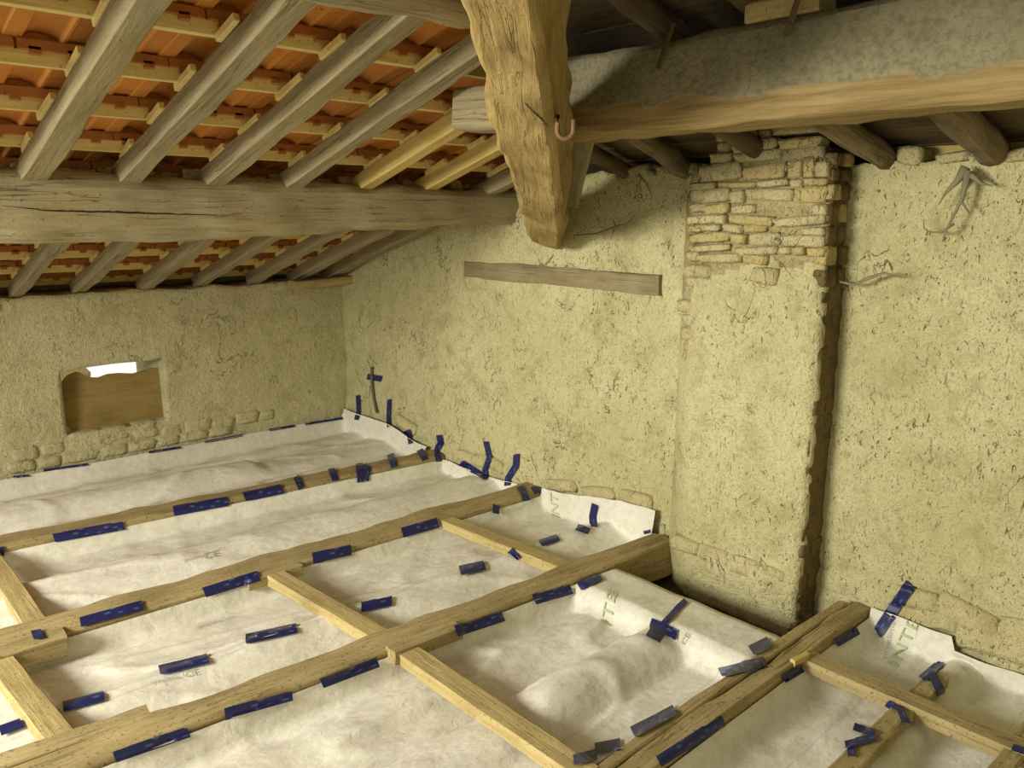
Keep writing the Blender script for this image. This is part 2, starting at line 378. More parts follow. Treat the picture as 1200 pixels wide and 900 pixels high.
us = lin(-2.0, 0.4, 0.2)[:-1] + lin(0.4, EY + 0.4, 0.025); vs = lin(-0.35, 2.0, 0.025)
def gable_top(u):
    t = min(p1(u) + 0.05, 1.965 + 0.03 * nz(u * 4, 2.2) + 0.02 * nz(u * 13, 8.2))
    if u < 1.62: t += 0.015
    return t
def gable_extra(u, v):
    e = 0.0
    if v < 0.12: e += 0.02 * nz(u * 7, v * 12, 5) + 0.025 * max(0, (0.12 - v) / 0.4)
    if u < 1.6: e += 0.006 * nz(u * 30, v * 30, 3)
    return e
wall_right = wall('wall_right', us, vs, gable_top, lambda u, v, d: (GX - d, u, v), 0.016, 0.5, 'plaster_gable', None, 11.0, gable_extra)
for p in wall_right.data.polygons: p.flip()
struct(obj('wall_front', [(-4.5, -1.6, -0.35), (4.0, -1.6, -0.35), (4.0, -1.6, 4.2), (-4.5, -1.6, 4.2), (-4.5, -1.9, -0.35), (4.0, -1.9, -0.35), (4.0, -1.9, 4.2), (-4.5, -1.9, 4.2)],
    [(0, 3, 2, 1), (4, 5, 6, 7), (0, 1, 5, 4), (1, 2, 6, 5), (2, 3, 7, 6), (3, 0, 4, 7)], 'plaster_gable'))
struct(obj('floor', [(-4.5, -1.6, -0.34), (3.56, -1.6, -0.34), (3.56, 6.0, -0.34), (-4.5, 6.0, -0.34), (-4.5, -1.6, -0.24), (3.56, -1.6, -0.24), (3.56, 6.0, -0.24), (-4.5, 6.0, -0.24)],
    [(3, 2, 1, 0), (4, 5, 6, 7), (0, 1, 5, 4), (1, 2, 6, 5), (2, 3, 7, 6), (3, 0, 4, 7)], 'deck'))

ef = obj('eave_fill', [(-4.5, 6.40, 1.10), (4.0, 6.40, 1.10), (4.0, 6.40, 1.30), (-4.5, 6.40, 1.30), (-4.5, 6.50, 1.10), (4.0, 6.50, 1.10), (4.0, 6.50, 1.27), (-4.5, 6.50, 1.27)],
    [(0, 1, 2, 3), (7, 6, 5, 4), (4, 5, 1, 0), (5, 6, 2, 1), (6, 7, 3, 2), (7, 4, 0, 3)], 'mortar', wall_back)
# rubble that shows through the plaster under the window and along the wall foot
x = 1.02
while x < 2.75:
    w = R.uniform(0.12, 0.24); z = 0.17 - 0.03 * R.random()
    stone(STONES_P, (x + w / 2, EY + 0.027, z), (w * 1.12, 0.10, R.uniform(0.085, 0.12)), wall_back)
    if 1.3 < x < 1.95: stone(STONES_P, (x + w / 2, EY + 0.05, 0.222), (w * 1.0, 0.14, 0.07), wall_back, 0.1)
    if R.random() < 0.6: stone(STONES_P, (x + w * 0.3, EY + 0.016, 0.085), (w * 1.15, 0.10, 0.085), wall_back)
    x += w + 0.012
for (y, z, w, h) in ((1.18, 0.10, 0.18, 0.08), (0.98, 0.10, 0.24, 0.10), (0.72, 0.11, 0.26, 0.12), (0.86, 0.02, 0.3, 0.10), (1.12, 0.03, 0.22, 0.08), (0.55, 0.02, 0.3, 0.12),
                     (3.05, 0.09, 0.26, 0.07), (2.75, 0.13, 0.22, 0.08), (3.35, 0.06, 0.24, 0.07), (4.25, 0.03, 0.3, 0.08), (4.0, 0.05, 0.2, 0.07), (5.05, 0.12, 0.26, 0.08)):
    stone(STONES_G, (GX + 0.022, y, z), (0.13, w * 1.2, h * 1.35), wall_right, 0.25)
# loose stones and lumps on the ragged wall top
for (y, w, h) in ((1.42, 0.12, 0.09), (2.52, 0.11, 0.06), (2.68, 0.09, 0.05), (2.85, 0.14, 0.06), (0.98, 0.2, 0.06), (0.75, 0.18, 0.07), (1.25, 0.14, 0.05)):
    stone(STONES, (GX + 0.06, y, 1.965 + h * 0.35), (0.16, w, h), wall_right, 0.2)

# ------------------------------------------------------------------ chimney breast
CX, CY0, CY1 = 3.35, 1.645, 2.44
chim = empty('chimney', (CX + 0.1, (CY0 + CY1) / 2, -0.24))
tag(chim, 'chimney breast of bare rubble courses above and rough plaster below, on the gable wall', 'chimney')
def cparent(o): o.parent = chim; o.matrix_parent_inverse = chim.matrix_world.inverted(); return o
bpy.context.view_layer.update()
def chim_body():
    V = []; Fc = []; ny, nzv = 32, 88
    zs = [-0.24 + 2.28 * j / nzv for j in range(nzv + 1)]
    path = []
    for j, z in enumerate(zs):
        rec = 0.030 * min(1, max(0, (z - 1.42) / 0.12))     # bare masonry zone sits back as mortar
        y1 = CY1 - 0.16 * min(1, max(0, (z - 1.85) / 0.18)); y0 = CY0 + 0.05 * min(1, max(0, (z - 1.9) / 0.1))
        foot = 0.03 * min(1, max(0, (0.10 - z) / 0.05)) - 0.06 * min(1, max(0, (-0.02 - z) / 0.2))
        row = []
        row.append((GX + 0.1, y0 + rec * 0.6, z))
        for k in range(5): row.append((GX - 0.02 - (GX - CX - 0.04) * k / 5, y0 + rec * 0.6 + 0.012 * nz(z * 14, k * 2.0), z))
        for k in range(ny + 1):
            y = y0 + rec * 0.4 + (y1 - y0 - rec * 0.4) * k / ny
            rr = 0.02 * max(0, 1 - k / 1.5) + 0.11 * max(0, 1 - (ny - k) / 8) ** 1.7
            lrec = rec * (1 if y < 2.36 else 0.5)
            d = 0.010 * nz(y * 2, z * 2, 3) + 0.006 * nz(y * 8, z * 8) + 0.004 * nz(y * 22, z * 22, 4)
            row.append((CX + rr + lrec - d - foot * (0.7 + 0.3 * nz(y * 6, 2)), y + 0.008 * nz(z * 9, 6.0) * (k == 0), z))
        row.append((GX + 0.03, y1 + 0.10, z))
        path.append(row)
    K = len(path[0])
    for r in path: V += r
    for j in range(nzv):
        for k in range(K - 1): a = j * K + k; Fc.append((a, a + K, a + K + 1, a + 1))
    Fc.append(tuple(nzv * K + k for k in range(K - 1, -1, -1))); Fc.append(tuple(range(K)))
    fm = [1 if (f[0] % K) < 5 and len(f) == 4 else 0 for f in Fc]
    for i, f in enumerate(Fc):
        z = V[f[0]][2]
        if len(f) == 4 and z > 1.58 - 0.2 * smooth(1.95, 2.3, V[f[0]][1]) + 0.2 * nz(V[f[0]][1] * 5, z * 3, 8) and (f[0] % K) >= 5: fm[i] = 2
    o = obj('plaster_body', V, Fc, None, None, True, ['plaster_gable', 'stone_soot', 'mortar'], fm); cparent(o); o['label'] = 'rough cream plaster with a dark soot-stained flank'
chim_body()
z = 1.22
while z < 2.10:
    h = R.uniform(0.032, 0.078)
    y1 = CY1 - 0.05 - 0.16 * min(1, max(0, (z - 1.85) / 0.18)); y = CY0 + 0.006 + 0.05 * min(1, max(0, (z - 1.9) / 0.1)) + R.uniform(0, 0.015)
    while y < y1 - 0.03:
        w = min(R.uniform(0.06, 0.26), y1 - y)
        if z > 1.52 - 0.22 * smooth(1.95, 2.3, y) + 0.25 * nz(y * 5, z * 3, 8) + R.uniform(-0.06, 0.06) and R.random() > 0.06:
            kind = STONES_O if R.random() < 0.3 else STONES
            inset = 0.11 * max(0, (y + w / 2 - (CY1 - 0.2)) / 0.2) ** 1.7 if z < 1.85 else 0.0
            hh = h * R.uniform(0.85, 1.12)
            cparent(stone(kind, (CX + 0.050 + inset + R.uniform(-0.014, 0.008), y + w / 2, z + h / 2 + R.uniform(-0.006, 0.006)), (0.11, w * 1.06, hh * 1.1), None, 0.10))
        y += w
    z += h
for z, y in ((1.30, 2.37), (1.23, 2.33), (1.16, 2.36), (1.10, 2.33), (1.36, 2.32)):      # loose rubble where the breast meets the wall
    cparent(stone(STONES_O if R.random() < 0.4 else STONES, (CX + 0.095, y, z), (0.13, R.uniform(0.10, 0.15), 0.075), None, 0.15))
z = -0.2
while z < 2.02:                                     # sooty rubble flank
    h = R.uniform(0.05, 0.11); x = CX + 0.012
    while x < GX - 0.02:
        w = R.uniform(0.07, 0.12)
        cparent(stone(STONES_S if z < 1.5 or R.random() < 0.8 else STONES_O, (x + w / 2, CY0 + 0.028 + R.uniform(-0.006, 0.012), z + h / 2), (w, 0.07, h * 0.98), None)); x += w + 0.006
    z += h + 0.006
y = CY0 + 0.05
while y < CY1 - 0.05:                               # lumpy plastered footing course
    w = R.uniform(0.13, 0.22); cparent(stone(STONES_G, (CX + 0.018, min(y + w / 2, CY1 - 0.16), 0.06), (0.10, w * 1.1, R.uniform(0.08, 0.12)), None)); y += w * 0.95

# ------------------------------------------------------------------ window in the eave wall
win = struct(empty('window_1', (1.7, EY + 0.2, WZ0)))
bpy.context.view_layer.update()
def wpart(o): o.parent = win; o.matrix_parent_inverse = win.matrix_world.inverted(); return o
wpart(timber('lintel', (WX0 - 0.06, EY + 0.26, WZ1 + 0.030), (WX1 + 0.12, EY + 0.26, WZ1 + 0.043), 0.44, 0.05, 'wood_purlin', rough=0.004))
wpart(timber('frame_post', (1.985, EY + 0.34, WZ0), (1.985, EY + 0.34, WZ1 + 0.02), 0.07, 0.06, 'wood_grey'))
bp = [(205,345),(240,305),(300,280),(330,283),(370,305),(410,318),(460,318),(520,295),(600,287),(700,290),(760,275),(830,250),(880,252),(905,285),(922,320),(918,480),(905,580),(885,628),(700,645),(640,682),(420,704),(260,686),(225,650),(208,600),(195,500),(200,400)]
pts = [onY(40 + a / 6, 390 + b / 6, EY + 0.07) for a, b in bp]
V = [Vector((p.x, EY + 0.06 + 0.06 * (p.z - WZ0), p.z)) for p in pts]; V += [v + Vector((0, 0.024, 0)) for v in V]; n = len(pts)
brd = obj('window_board', V, [tuple(range(n)), tuple(range(2*n-1, n-1, -1))] + [((i+1) % n, i, n+i, n+(i+1) % n) for i in range(n)], 'wood_board')
tag(brd, 'brown wooden board with a ragged top edge blocking the window opening', 'board')
nb = obj('outside_wall', [(0.6, 7.6, -1), (1.84, 7.6, -1), (1.98, 7.6, 0.36), (1.90, 7.6, 0.46), (1.84, 7.6, 0.62), (0.6, 7.6, 0.9)] + [(0.6, 8.0, -1), (1.84, 8.0, -1), (1.98, 8.0, 0.36), (1.90, 8.0, 0.46), (1.84, 8.0, 0.62), (0.6, 8.0, 0.9)],
    [(0, 1, 2, 3, 4, 5), (11, 10, 9, 8, 7, 6)] + [((i+1) % 6, i, 6+i, 6+(i+1) % 6) for i in range(6)], 'stone_ochre')
tag(nb, 'sunlit ochre stone wall outside, seen through the small window', 'wall')

# ------------------------------------------------------------------ floor joists and strips
def jl(x0, w, lo0, k, x): return lo0 + (3.4 - x) * k
J = {1: (4.54, 0.085, 0.185), 2: (3.49, 0.035, 0.20), 3: (2.43, 0.06, 0.155), 4: (1.36, 0.0, 0.135)}   # near edge at X=3.4, skew, width
def jlo(j, x): a, k, w = J[j]; return a + (3.4 - x) * k
def jhi(j, x): return jlo(j, x) + J[j][2]
JH = 0.20
jn = {1: 'dusty brown floor joist beside the window wall, first of the four', 2: 'dusty brown floor joist, second from the window wall',
      3: 'dusty brown floor joist meeting the wall left of the chimney, third from the window wall', 4: 'split oak floor joist meeting the wall right of the chimney'}
SURF = [wall_back, wall_right] + [c for c in chim.children]
joist = {}
for j in (1, 2, 3, 4):
    xs, xe = -1.2, (3.53 if j != 3 else 3.36)
    w = J[j][2]
    if j == 3: xe = 3.47
    if j == 4: w = 0.086
    o = timber('floor_joist', (xs, jlo(j, xs) + w/2, -JH/2), (xe, jlo(j, xe) + w/2, -JH/2), w, JH, 'wood_joist', rough=0.011, rad=0.10)
    tag(o, jn[j], 'joist', 'floor joists'); joist[j] = o; SURF.append(o)
# the split of the fourth joist: a thin slab lifting off along its far edge
o = timber('split_slab', (1.2, 1.4735, -0.052), (3.47, 1.4745, -0.048), 0.049, 0.10, 'wood_joist', rough=0.008); o.parent = joist[4]; o.matrix_parent_inverse = joist[4].matrix_world.inverted(); SURF.append(o)
# pieces scabbed onto the third joist
for (a, b, c, w, h) in (((0.30, 2.80, -0.03), (0.80, 2.765, -0.03), 0, 0.09, 0.07), ((1.66, 2.515, -0.02), (2.0, 2.495, -0.02), 0, 0.07, 0.06)):
    o = timber('splice_piece', a, b, w, h, 'wood_joist', rough=0.006, rad=0.06); o.parent = joist[3]; o.matrix_parent_inverse = joist[3].matrix_world.inverted(); SURF.append(o)
for (a, b, w, h) in (((0.0, 3.585, -0.04), (0.72, 3.565, -0.04), 0.12, 0.09), ((1.52, 3.545, -0.03), (1.80, 3.535, -0.03), 0.06, 0.055)):
    o = timber('splice_piece', a, b, w, h, 'wood_joist', rough=0.006, rad=0.06); o.parent = joist[2]; o.matrix_parent_inverse = joist[2].matrix_world.inverted(); SURF.append(o)
strips = [((0.655, jlo(1, 0.65), 'pale sawn strip between the first and second joists from the window wall', 2, 1)),
          ((0.50, 0, 'pale sawn strip nearest the camera end between second and third joists', 3, 2)),
          ((1.685, 0, 'pale sawn strip across the middle of the bay between second and third joists', 3, 2)),
          ((2.775, 0, 'brown sawn strip close to the taped upstand between second and third joists', 3, 2)),
          ((1.725, 0, 'pale sawn strip between the third joist and the split oak joist', 4, 3)),
          ((2.915, 0, 'weathered brown strip running off the split oak joist', 0, 4))]
strips[1] = (0.50, 0, 'pale sawn strip farthest from the gable wall between second and third joists', 3, 2)
for (x, _, lab, a, b) in strips:
    y0 = jhi(a, x) - 0.01 if a else -0.6; y1 = jlo(b, x) + 0.01
    sk = 0.03 if a == 3 else 0.0
    o = timber('floor_strip', (x + sk, y0, -0.032), (x - sk, y1, -0.032), 0.092, 0.055, 'wood_strip' if a else 'wood_joist', rough=0.003, rad=0.06)
    tag(o, lab, 'wood strip', 'sawn strips across the floor bays'); SURF.append(o)
for (lab, p, q, w) in (('rough hewn lath taped to the membrane beyond the split oak joist', (2.05, 0.955, -0.045), (2.86, 0.955, -0.04), 0.075),
                       ('short lath end taped at the wall upstand past the weathered strip', (2.98, 0.955, -0.05), (3.2, 0.955, -0.05), 0.07),
                       ('small lath end at the foot of the weathered strip', (2.7, 0.60, -0.03), (3.2, 0.60, -0.03), 0.06)):
    o = timber('lath', p, q, w, 0.04, 'wood_joist', rough=0.006); tag(o, lab, 'lath'); SURF.append(o)
o = timber('wedge_block', (2.80, 1.365, 0.004), (2.90, 1.352, 0.004), 0.025, 0.03, 'wood_new', rough=0.003); o.parent = joist[4]; o.matrix_parent_inverse = joist[4].matrix_world.inverted(); SURF.append(o)

# ------------------------------------------------------------------ membrane sheets
def sheet(name, x0, x1, ylo, yhi, label, hump, upfn=None, zlo=-0.03, zhi=-0.03, depth=0.115, seed=0.0, boxed=False, nv=56):
    """x0..x1 along the joists; hump list of (frac, height, halfwidth, fn(x)); upfn(y) height of the upstand on the gable wall"""
    xs = lin(x0, x1, 0.028); U = [(x, 0.0) for x in xs]
    if upfn: U += [(x1, s) for s in (0.12, 0.25, 0.4, 0.55, 0.7, 0.85, 1.0)]
    if boxed: U += [(x1 + 0.004, -0.03), (x1 + 0.006, -0.09)]
    V = []; ts = [0, 0.012, 0.025, 0.045] + [0.07 + 0.86 * i / nv for i in range(nv + 1)] + [0.955, 0.975, 0.988, 1]
    for (x, s) in U:
        a, b = ylo(x) + 0.006, yhi(x) - 0.006
        for t in ts:
            y = a + (b - a) * t
            e = max(1 - smooth(0, 0.035, t), smooth(0.965, 1, t))
            zt = zlo if t < 0.5 else zhi
            w = 0.013 * nz(x * 1.3 + seed, y * 3.5) + 0.006 * nz(x * 3, y * 8 + seed) + 0.0025 * nz(x * 9 + seed, y * 16)
            fold = 0.007 * (1 - abs(nz(x * 2.3 + y * 1.5 + seed, y * 2.5 - x)) * 3)
            w += max(0, fold)
            cr = abs(nz(x * 1.1 + y * 2.2 + seed * 2, y * 1.6 - x * 0.5, seed)); w += 0.014 * max(0, 1 - cr * 14)
            zb = -depth + w
            for (fr, hh, hw, fn) in hump:
                f = fr + 0.03 * nz(x * 1.3 + seed, 3); dd = abs(t - f) / hw
                if dd < 1: zb += hh * (1 - dd) ** 1.1 if fn == 'crease' else hh * (fn(x) if fn else 1) * (1 - dd * dd) ** 0.85
            if boxed:
                k = smooth(2.655 + 0.01 * nz(y * 6, seed), 2.715, x); zb = zb * (1 - k) + (-0.006 + 0.006 * nz(x * 9, y * 7)) * k
            z = zb * (1 - e) + zt * e
            # side faces bulge a little
            px, py = x, y
            if upfn and (s > 0 or x > x1 - 0.06):
                hgt = upfn(y); q = smooth(x1 - 0.06, x1, x) * 0.03 if s == 0 else 0.03 + s
                z = z + (hgt - z) * min(1, q)
                px = x + 0.02 * s + 0.012 * nz(y * 6, s * 2 + seed) * (s > 0)
            if s < 0: z = z + s
            V.append((px, py, z))
    K = len(ts); n = len(U); Fc = []
    for i in range(n - 1):
        for k in range(K - 1): a = i * K + k; Fc.append((a, a + K, a + K + 1, a + 1))
    o = obj(name, V, Fc, 'membrane', None, True)
    tag(o, label, 'membrane', None); SURF.append(o); return o
XW = 3.475
upA = lambda y: 0.02 + 0.075 * smooth(4.75, 5.3, y) + 0.012 * nz(y * 5, 1)
upB = lambda y: -0.02 - 0.02 * math.sin((y - 3.7) * 3) + 0.012 * nz(y * 6, 2)
upC = lambda y: 0.02 + 0.11 * smooth(3.45, 2.75, y) * 1 if y < 3.45 else 0.02
upC = lambda y: 0.02 + 0.10 * (1 - smooth(2.65, 3.5, y)) + 0.008 * nz(y * 9, 2)
upE = lambda y: (0.005 + 0.015 * nz(y * 6, 3)) if y > 1.0 else (-0.055 + 0.01 * nz(y * 5, 4))
sheet('membrane_sheet', -1.2, XW, lambda x: jhi(1, x), lambda x: 5.915, 'white membrane sheet along the foot of the window wall',
      [(0.47, 0.10, 0.19, lambda x: 1 - 0.55 * smooth(2.35, 2.5, x)), (0.8, 0.03, 0.10, None)], upA, -0.02, 0.03, 0.10, 3.1)
sheet('membrane_sheet', -1.2, XW, lambda x: jhi(2, x), lambda x: jlo(1, x), 'white membrane sheet between the first and second joists from the window wall',
      [(0.42, 0.085, 0.27, None)], upB, -0.02, -0.035, 0.13, 8.4)
sheet('membrane_sheet', -1.2, XW, lambda x: jhi(3, x), lambda x: jlo(2, x), 'white membrane sheet with a taped seam between second and third joists',
      [(0.36, 0.085, 0.22, 'crease')], upC, -0.02, -0.035, 0.125, 14.7)
sheet('membrane_sheet', -0.6, 2.965, lambda x: jhi(4, x), lambda x: jlo(3, x), 'white membrane sheet boxed over a trimmer in front of the chimney',
      [(0.42, 0.10, 0.14, lambda x: 0.4 + 0.6 * smooth(1.7, 2.1, x)), (0.8, 0.02, 0.1, None)], None, -0.008, -0.03, 0.125, 21.3, boxed=True)
sheet('membrane_sheet', 0.2, XW, lambda x: -0.6, lambda x: jlo(4, x), 'white membrane sheet beyond the split oak joist, lapped up the wall',
      [(0.795, 0.06, 0.045, None), (0.6, 0.03, 0.1, None)], upE, -0.1, -0.04, 0.14, 27.9, nv=90)

# ------------------------------------------------------------------ purlins, hip beam, rafters
purl = timber('purlin', (-4.4, 4.00, 1.70), (3.60, 3.93, 1.79), 0.27, 0.285, 'wood_purlin', rough=0.022, rad=0.22, taper=lambda t: (1, 1.0 - 0.28 * smooth(0.72, 1, t)), freq=0.8, seg=0.05)
tag(purl, 'heavy cracked old oak purlin under the tiled slope, running to the gable wall', 'beam')
hb, ht = onX(646, 268, 3.42), onX(606, 0, 1.58)
hd = (ht - hb).normalized()
hip = timber('hip_beam', hb - hd * 0.15, ht + hd * 1.6, 0.215, 0.27, 'wood_hip', roll=math.radians(-12), rough=0.027, rad=0.12, seg=0.035, freq=0.75,
             taper=lambda t: ((0.62 + 0.38 * smooth(0, 0.05, t)) * (0.84 + 0.16 * smooth(0, 0.3, t)),) * 2)
tag(hip, 'massive rough tapered hip beam, brown and clay smeared, reaching down to the gable wall', 'beam')
beam = timber('plate_beam', (2.63, 2.62, 2.225), (2.58, -1.5, 2.20), 0.24, 0.32, 'beam', rough=0.013, rad=0.13, seg=0.05)
tag(beam, 'thick beam with grey dust crust over bare wood, framed into the hip beam', 'beam')
stub = timber('beam_stub', (2.27, 2.74, 2.175), (2.27, 2.45, 2.16), 0.17, 0.17, 'wood_grey', rough=0.008)
tag(stub, 'short squared beam end projecting from the hip beam beside the new rafters', 'beam')
q2 = onY(556, 12, 2.02)
stub2 = timber('upper_purlin', q2, (-1.05, 2.02, q2.z + 0.02), 0.12, 0.12, 'wood_grey', rough=0.016, rad=0.4, log=True)
tag(stub2, 'crooked grey log running from the hip beam under the upper rafters', 'beam')

ords = ['first', 'second', 'third', 'fourth', 'fifth', 'sixth', 'seventh', 'eighth', 'ninth']
def rafter(x, ya, yb, w, h, mat, label, dx=0.0, rough=0.006):
    o = timber('rafter', (x, ya, p1(ya) + h / 2), (x + dx, yb, p1(yb) + h / 2), w, h, mat, rough=rough, rad=0.07, bow=(R.uniform(-0.012, 0.012), R.uniform(-0.006, 0.006)))
    return tag(o, label, 'rafter', 'rafters of the tiled slope')
UP = [(3.33, 3.47, 'wood_grey', 0.075), (2.88, 3.08, 'wood_new', 0.085), (2.45, 2.83, 'wood_new', 0.085), (2.02, 2.34, 'wood_grey', 0.085), (1.62, 1.98, 'wood_grey', 0.095), (1.23, 1.64, 'wood_grey', 0.095), (0.86, 1.32, 'wood_grey', 0.10), (0.42, 0.95, 'wood_grey', 0.09), (0.02, 0.6, 'wood_grey', 0.09)]
for i, (x, yt, mat, w) in enumerate(UP):
    kind = 'new yellow sawn rafter' if mat == 'wood_new' else 'weathered grey rafter'
    rafter(x, 4.10, yt, w, 0.085, mat, '%s above the heavy purlin, %s from the gable wall' % (kind, ords[i]), dx=0.04 if mat == 'wood_grey' else 0.0, rough=0.003 if mat == 'wood_new' else 0.008)
LOW = [3.44, 3.14, 2.79, 2.37, 1.97, 1.54, 1.17, 0.78, 0.40]
for i, x in enumerate(LOW):
    rafter(x, 6.05, 3.90, 0.075, 0.085, 'wood_grey', 'grey rafter foot between the heavy purlin and the window wall, %s from the gable wall' % ords[i], rough=0.009)
o = timber('wall_board', (3.04, 5.86, 1.185), (3.56, 5.84, 1.205), 0.13, 0.065, 'wood_strip', rough=0.004); tag(o, 'short board lying on the window wall at the corner', 'board')
for i, (a, b, y, lab) in enumerate(((1.45, 1.62, 3.87, 'tiny grey lath scrap'), (1.85, 2.15, 3.86, 'short grey lath'), (2.2, 2.75, 3.86, 'long grey lath'), (2.85, 3.3, 3.86, 'grey lath near the gable wall'))):
    o = timber('lath', (a, y, 1.842 + 0.004 * i), (b, y - 0.01, 1.838 + 0.004 * i), 0.05, 0.018, 'wood_grey', rough=0.005); tag(o, lab + ' lying on top of the heavy purlin', 'lath')

# ------------------------------------------------------------------ tiled roof slope
ceil = struct(empty('ceiling', (0, 0, 0)))
nrm = Vector((0, S1, 1)).normalized(); dn = Vector((0, 1, -S1)).normalized()
def slope_m(x, y, off):          # local x = world X, y = down slope, z = normal ; origin lies off above the rafters' underside
    p = Vector((x, y, p1(y))) + nrm * off
    return Matrix(((1, 0, nrm.x, p.x), (0, dn.y, nrm.y, p.y), (0, dn.z, nrm.z, p.z), (0, 0, 0, 1)))
GAUGE = 0.343; BY0 = 2.70; ROOF_X0 = -1.1      # unseen tiling left off past here, an added opening that lets sky light in
BAT = 0.085 * 0.955 + 0.022     # underside of the battens above the rafters' underside
rows = [BY0 + GAUGE * k for k in range(-11, 11)]
for y in rows:
    if y < -1.2: continue
    xb = min(3.52, 3.5 - (3.55 - y) / 0.871) if y < 3.5 else 3.53
    p = slope_m(0, y, BAT + 0.023)
    o = timber('batten', p @ Vector((ROOF_X0, 0.018, 0)), p @ Vector((xb + 0.05, 0.018, 0)), 0.042, 0.046, 'wood_batten', rough=0.0015, rad=0.05, seg=0.3, smooth=False)
    o.parent = ceil
shim = box_data('shim', 0.022, 0.17, 0.026, 0.002, 'wood_batten')
for (x, yt, mat, w) in UP:
    for y in rows:
        if yt + 0.05 < y < 4.15:
            sx = 0.036 if mat == 'wood_grey' else 0.03
            mw = slope_m(x - w / 2 + 0.011 + R.uniform(-0.008, 0.004) + 0.02 * (4.1 - y) / 2, y - 0.05 + R.uniform(-0.03, 0.02), BAT - 0.011) @ Matrix.Rotation(R.uniform(-0.09, 0.03), 4, 'Z')
            place('shim', shim, mw @ Matrix.Scale(R.uniform(0.8, 1.3), 4, (0, 1, 0)), ceil)
for x in LOW:
    for y in rows:
        if 4.3 < y < 5.9: place('shim', shim, slope_m(x - 0.03, y - 0.02, BAT - 0.008), ceil)

TW, TL = 0.240, 0.405
def tile_geo():
    """interlocking roll tile; y=0 head (on the batten), y=TL tail"""
    prof = []
    for i in range(9):
        a = math.pi * i / 8; prof.append((0.002 + 0.135 * i / 8, 0.032 * math.sin(a) ** 0.8))
    prof += [(0.145, 0.0), (0.158, 0.008), (0.205, 0.008), (0.214, 0.0), (TW + 0.026, 0.001)]
    th = 0.024; V = []; Fc = []; fm = []; K = len(prof)
    for y, lift in ((0.0, 0.0), (TL, 0.031)):
        for lay in (0, 1):
            for (x, z) in prof: V.append((x, y, z + lift + lay * th))
    for k in range(K - 1):
        Fc.append((k, 2*K+k, 2*K+k+1, k+1)); fm.append(0)                # underside
        Fc.append((K+k, K+k+1, 3*K+k+1, 3*K+k)); fm.append(0)           # top
        Fc.append((k, k+1, K+k+1, K+k)); fm.append(1)                   # head edge
        Fc.append((2*K+k, 3*K+k, 3*K+k+1, 2*K+k+1)); fm.append(0)
    Fc += [(0, K, 3*K, 2*K), (K-1, 3*K-1, 4*K-1, 2*K-1)]; fm += [0, 0]
    def bx(x0, x1, y0, y1, z0, z1):
        b = len(V); V.extend([(x0,y0,z0),(x1,y0,z0),(x1,y1,z0),(x0,y1,z0),(x0,y0,z1),(x1,y0,z1),(x1,y1,z1),(x0,y1,z1)])
        for f in ((3,2,1,0),(4,5,6,7),(0,1,5,4),(1,2,6,5),(2,3,7,6),(3,0,4,7)): Fc.append(tuple(b+q for q in f)); fm.append(1)
    bx(0.004, 0.236, -0.016, 0.006, -0.010, 0.024)       # thick head rib
    bx(0.035, 0.070, -0.016, 0.004, -0.024, 0.0)         # two nibs hooked on the batten
    bx(0.150, 0.185, -0.016, 0.004, -0.024, 0.0)
    return V, Fc, fm
TV, TF, TM = tile_geo()
tme = bpy.data.meshes.new('roof_tile'); tme.from_pydata(TV, [], TF); tme.update()
tme.materials.append(M['tile']); tme.materials.append(M['tile_head'])
for p, i in zip(tme.polygons, TM): p.material_index = i
TOFF = BAT + 0.047
cnt = 0; bulkV = []; bulkF = []; bulkM = []
cols = [3.56 - TW * k for k in range(-1, 33)]
for y in rows:
    for x in cols:
        if x < ROOF_X0 - 0.05 or (y < 3.6 and hip_y(min(x + TW * 0.6, 3.5)) > y + TL * 0.7): continue
        mw = slope_m(x + R.uniform(-0.003, 0.003), y - 0.004, TOFF) @ Matrix.Rotation(R.uniform(-0.008, 0.008), 4, 'Z')
        if x > -0.15 and y > 1.95 and cnt < 290:
            place('roof_tile', tme, mw, ceil); cnt += 1
        else:
            b = len(bulkV); bulkV += [mw @ Vector(v) for v in TV]; bulkF += [tuple(b + q for q in f) for f in TF]; bulkM += TM
o = obj('roof_tiles_outlying', bulkV, bulkF, None, ceil, False, ['tile', 'tile_head'], bulkM); o['kind'] = 'stuff'

# ------------------------------------------------------------------ the darker slope over the gable wall
def p2u(x): return p2(x) + 0.19            # beyond the plate beam the slope rides on top of it
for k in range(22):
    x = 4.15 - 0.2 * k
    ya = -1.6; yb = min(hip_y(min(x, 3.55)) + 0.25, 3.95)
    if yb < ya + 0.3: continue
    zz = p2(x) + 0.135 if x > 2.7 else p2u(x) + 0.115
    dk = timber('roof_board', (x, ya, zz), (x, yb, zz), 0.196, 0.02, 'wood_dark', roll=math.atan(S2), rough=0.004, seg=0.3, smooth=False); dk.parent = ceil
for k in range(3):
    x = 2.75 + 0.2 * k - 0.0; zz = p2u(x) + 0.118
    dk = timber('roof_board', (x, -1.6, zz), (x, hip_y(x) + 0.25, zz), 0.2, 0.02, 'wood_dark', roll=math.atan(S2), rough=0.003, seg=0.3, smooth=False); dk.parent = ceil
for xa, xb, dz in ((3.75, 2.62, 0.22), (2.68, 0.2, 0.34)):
    cap = timber('hip_cap_board', (xa, hip_y(xa) + 0.05, p2(xa) + dz), (xb, hip_y(xb) + 0.05, p2(xb) + dz), 0.6, 0.03, 'wood_dark', seg=0.3, smooth=False); cap.parent = ceil
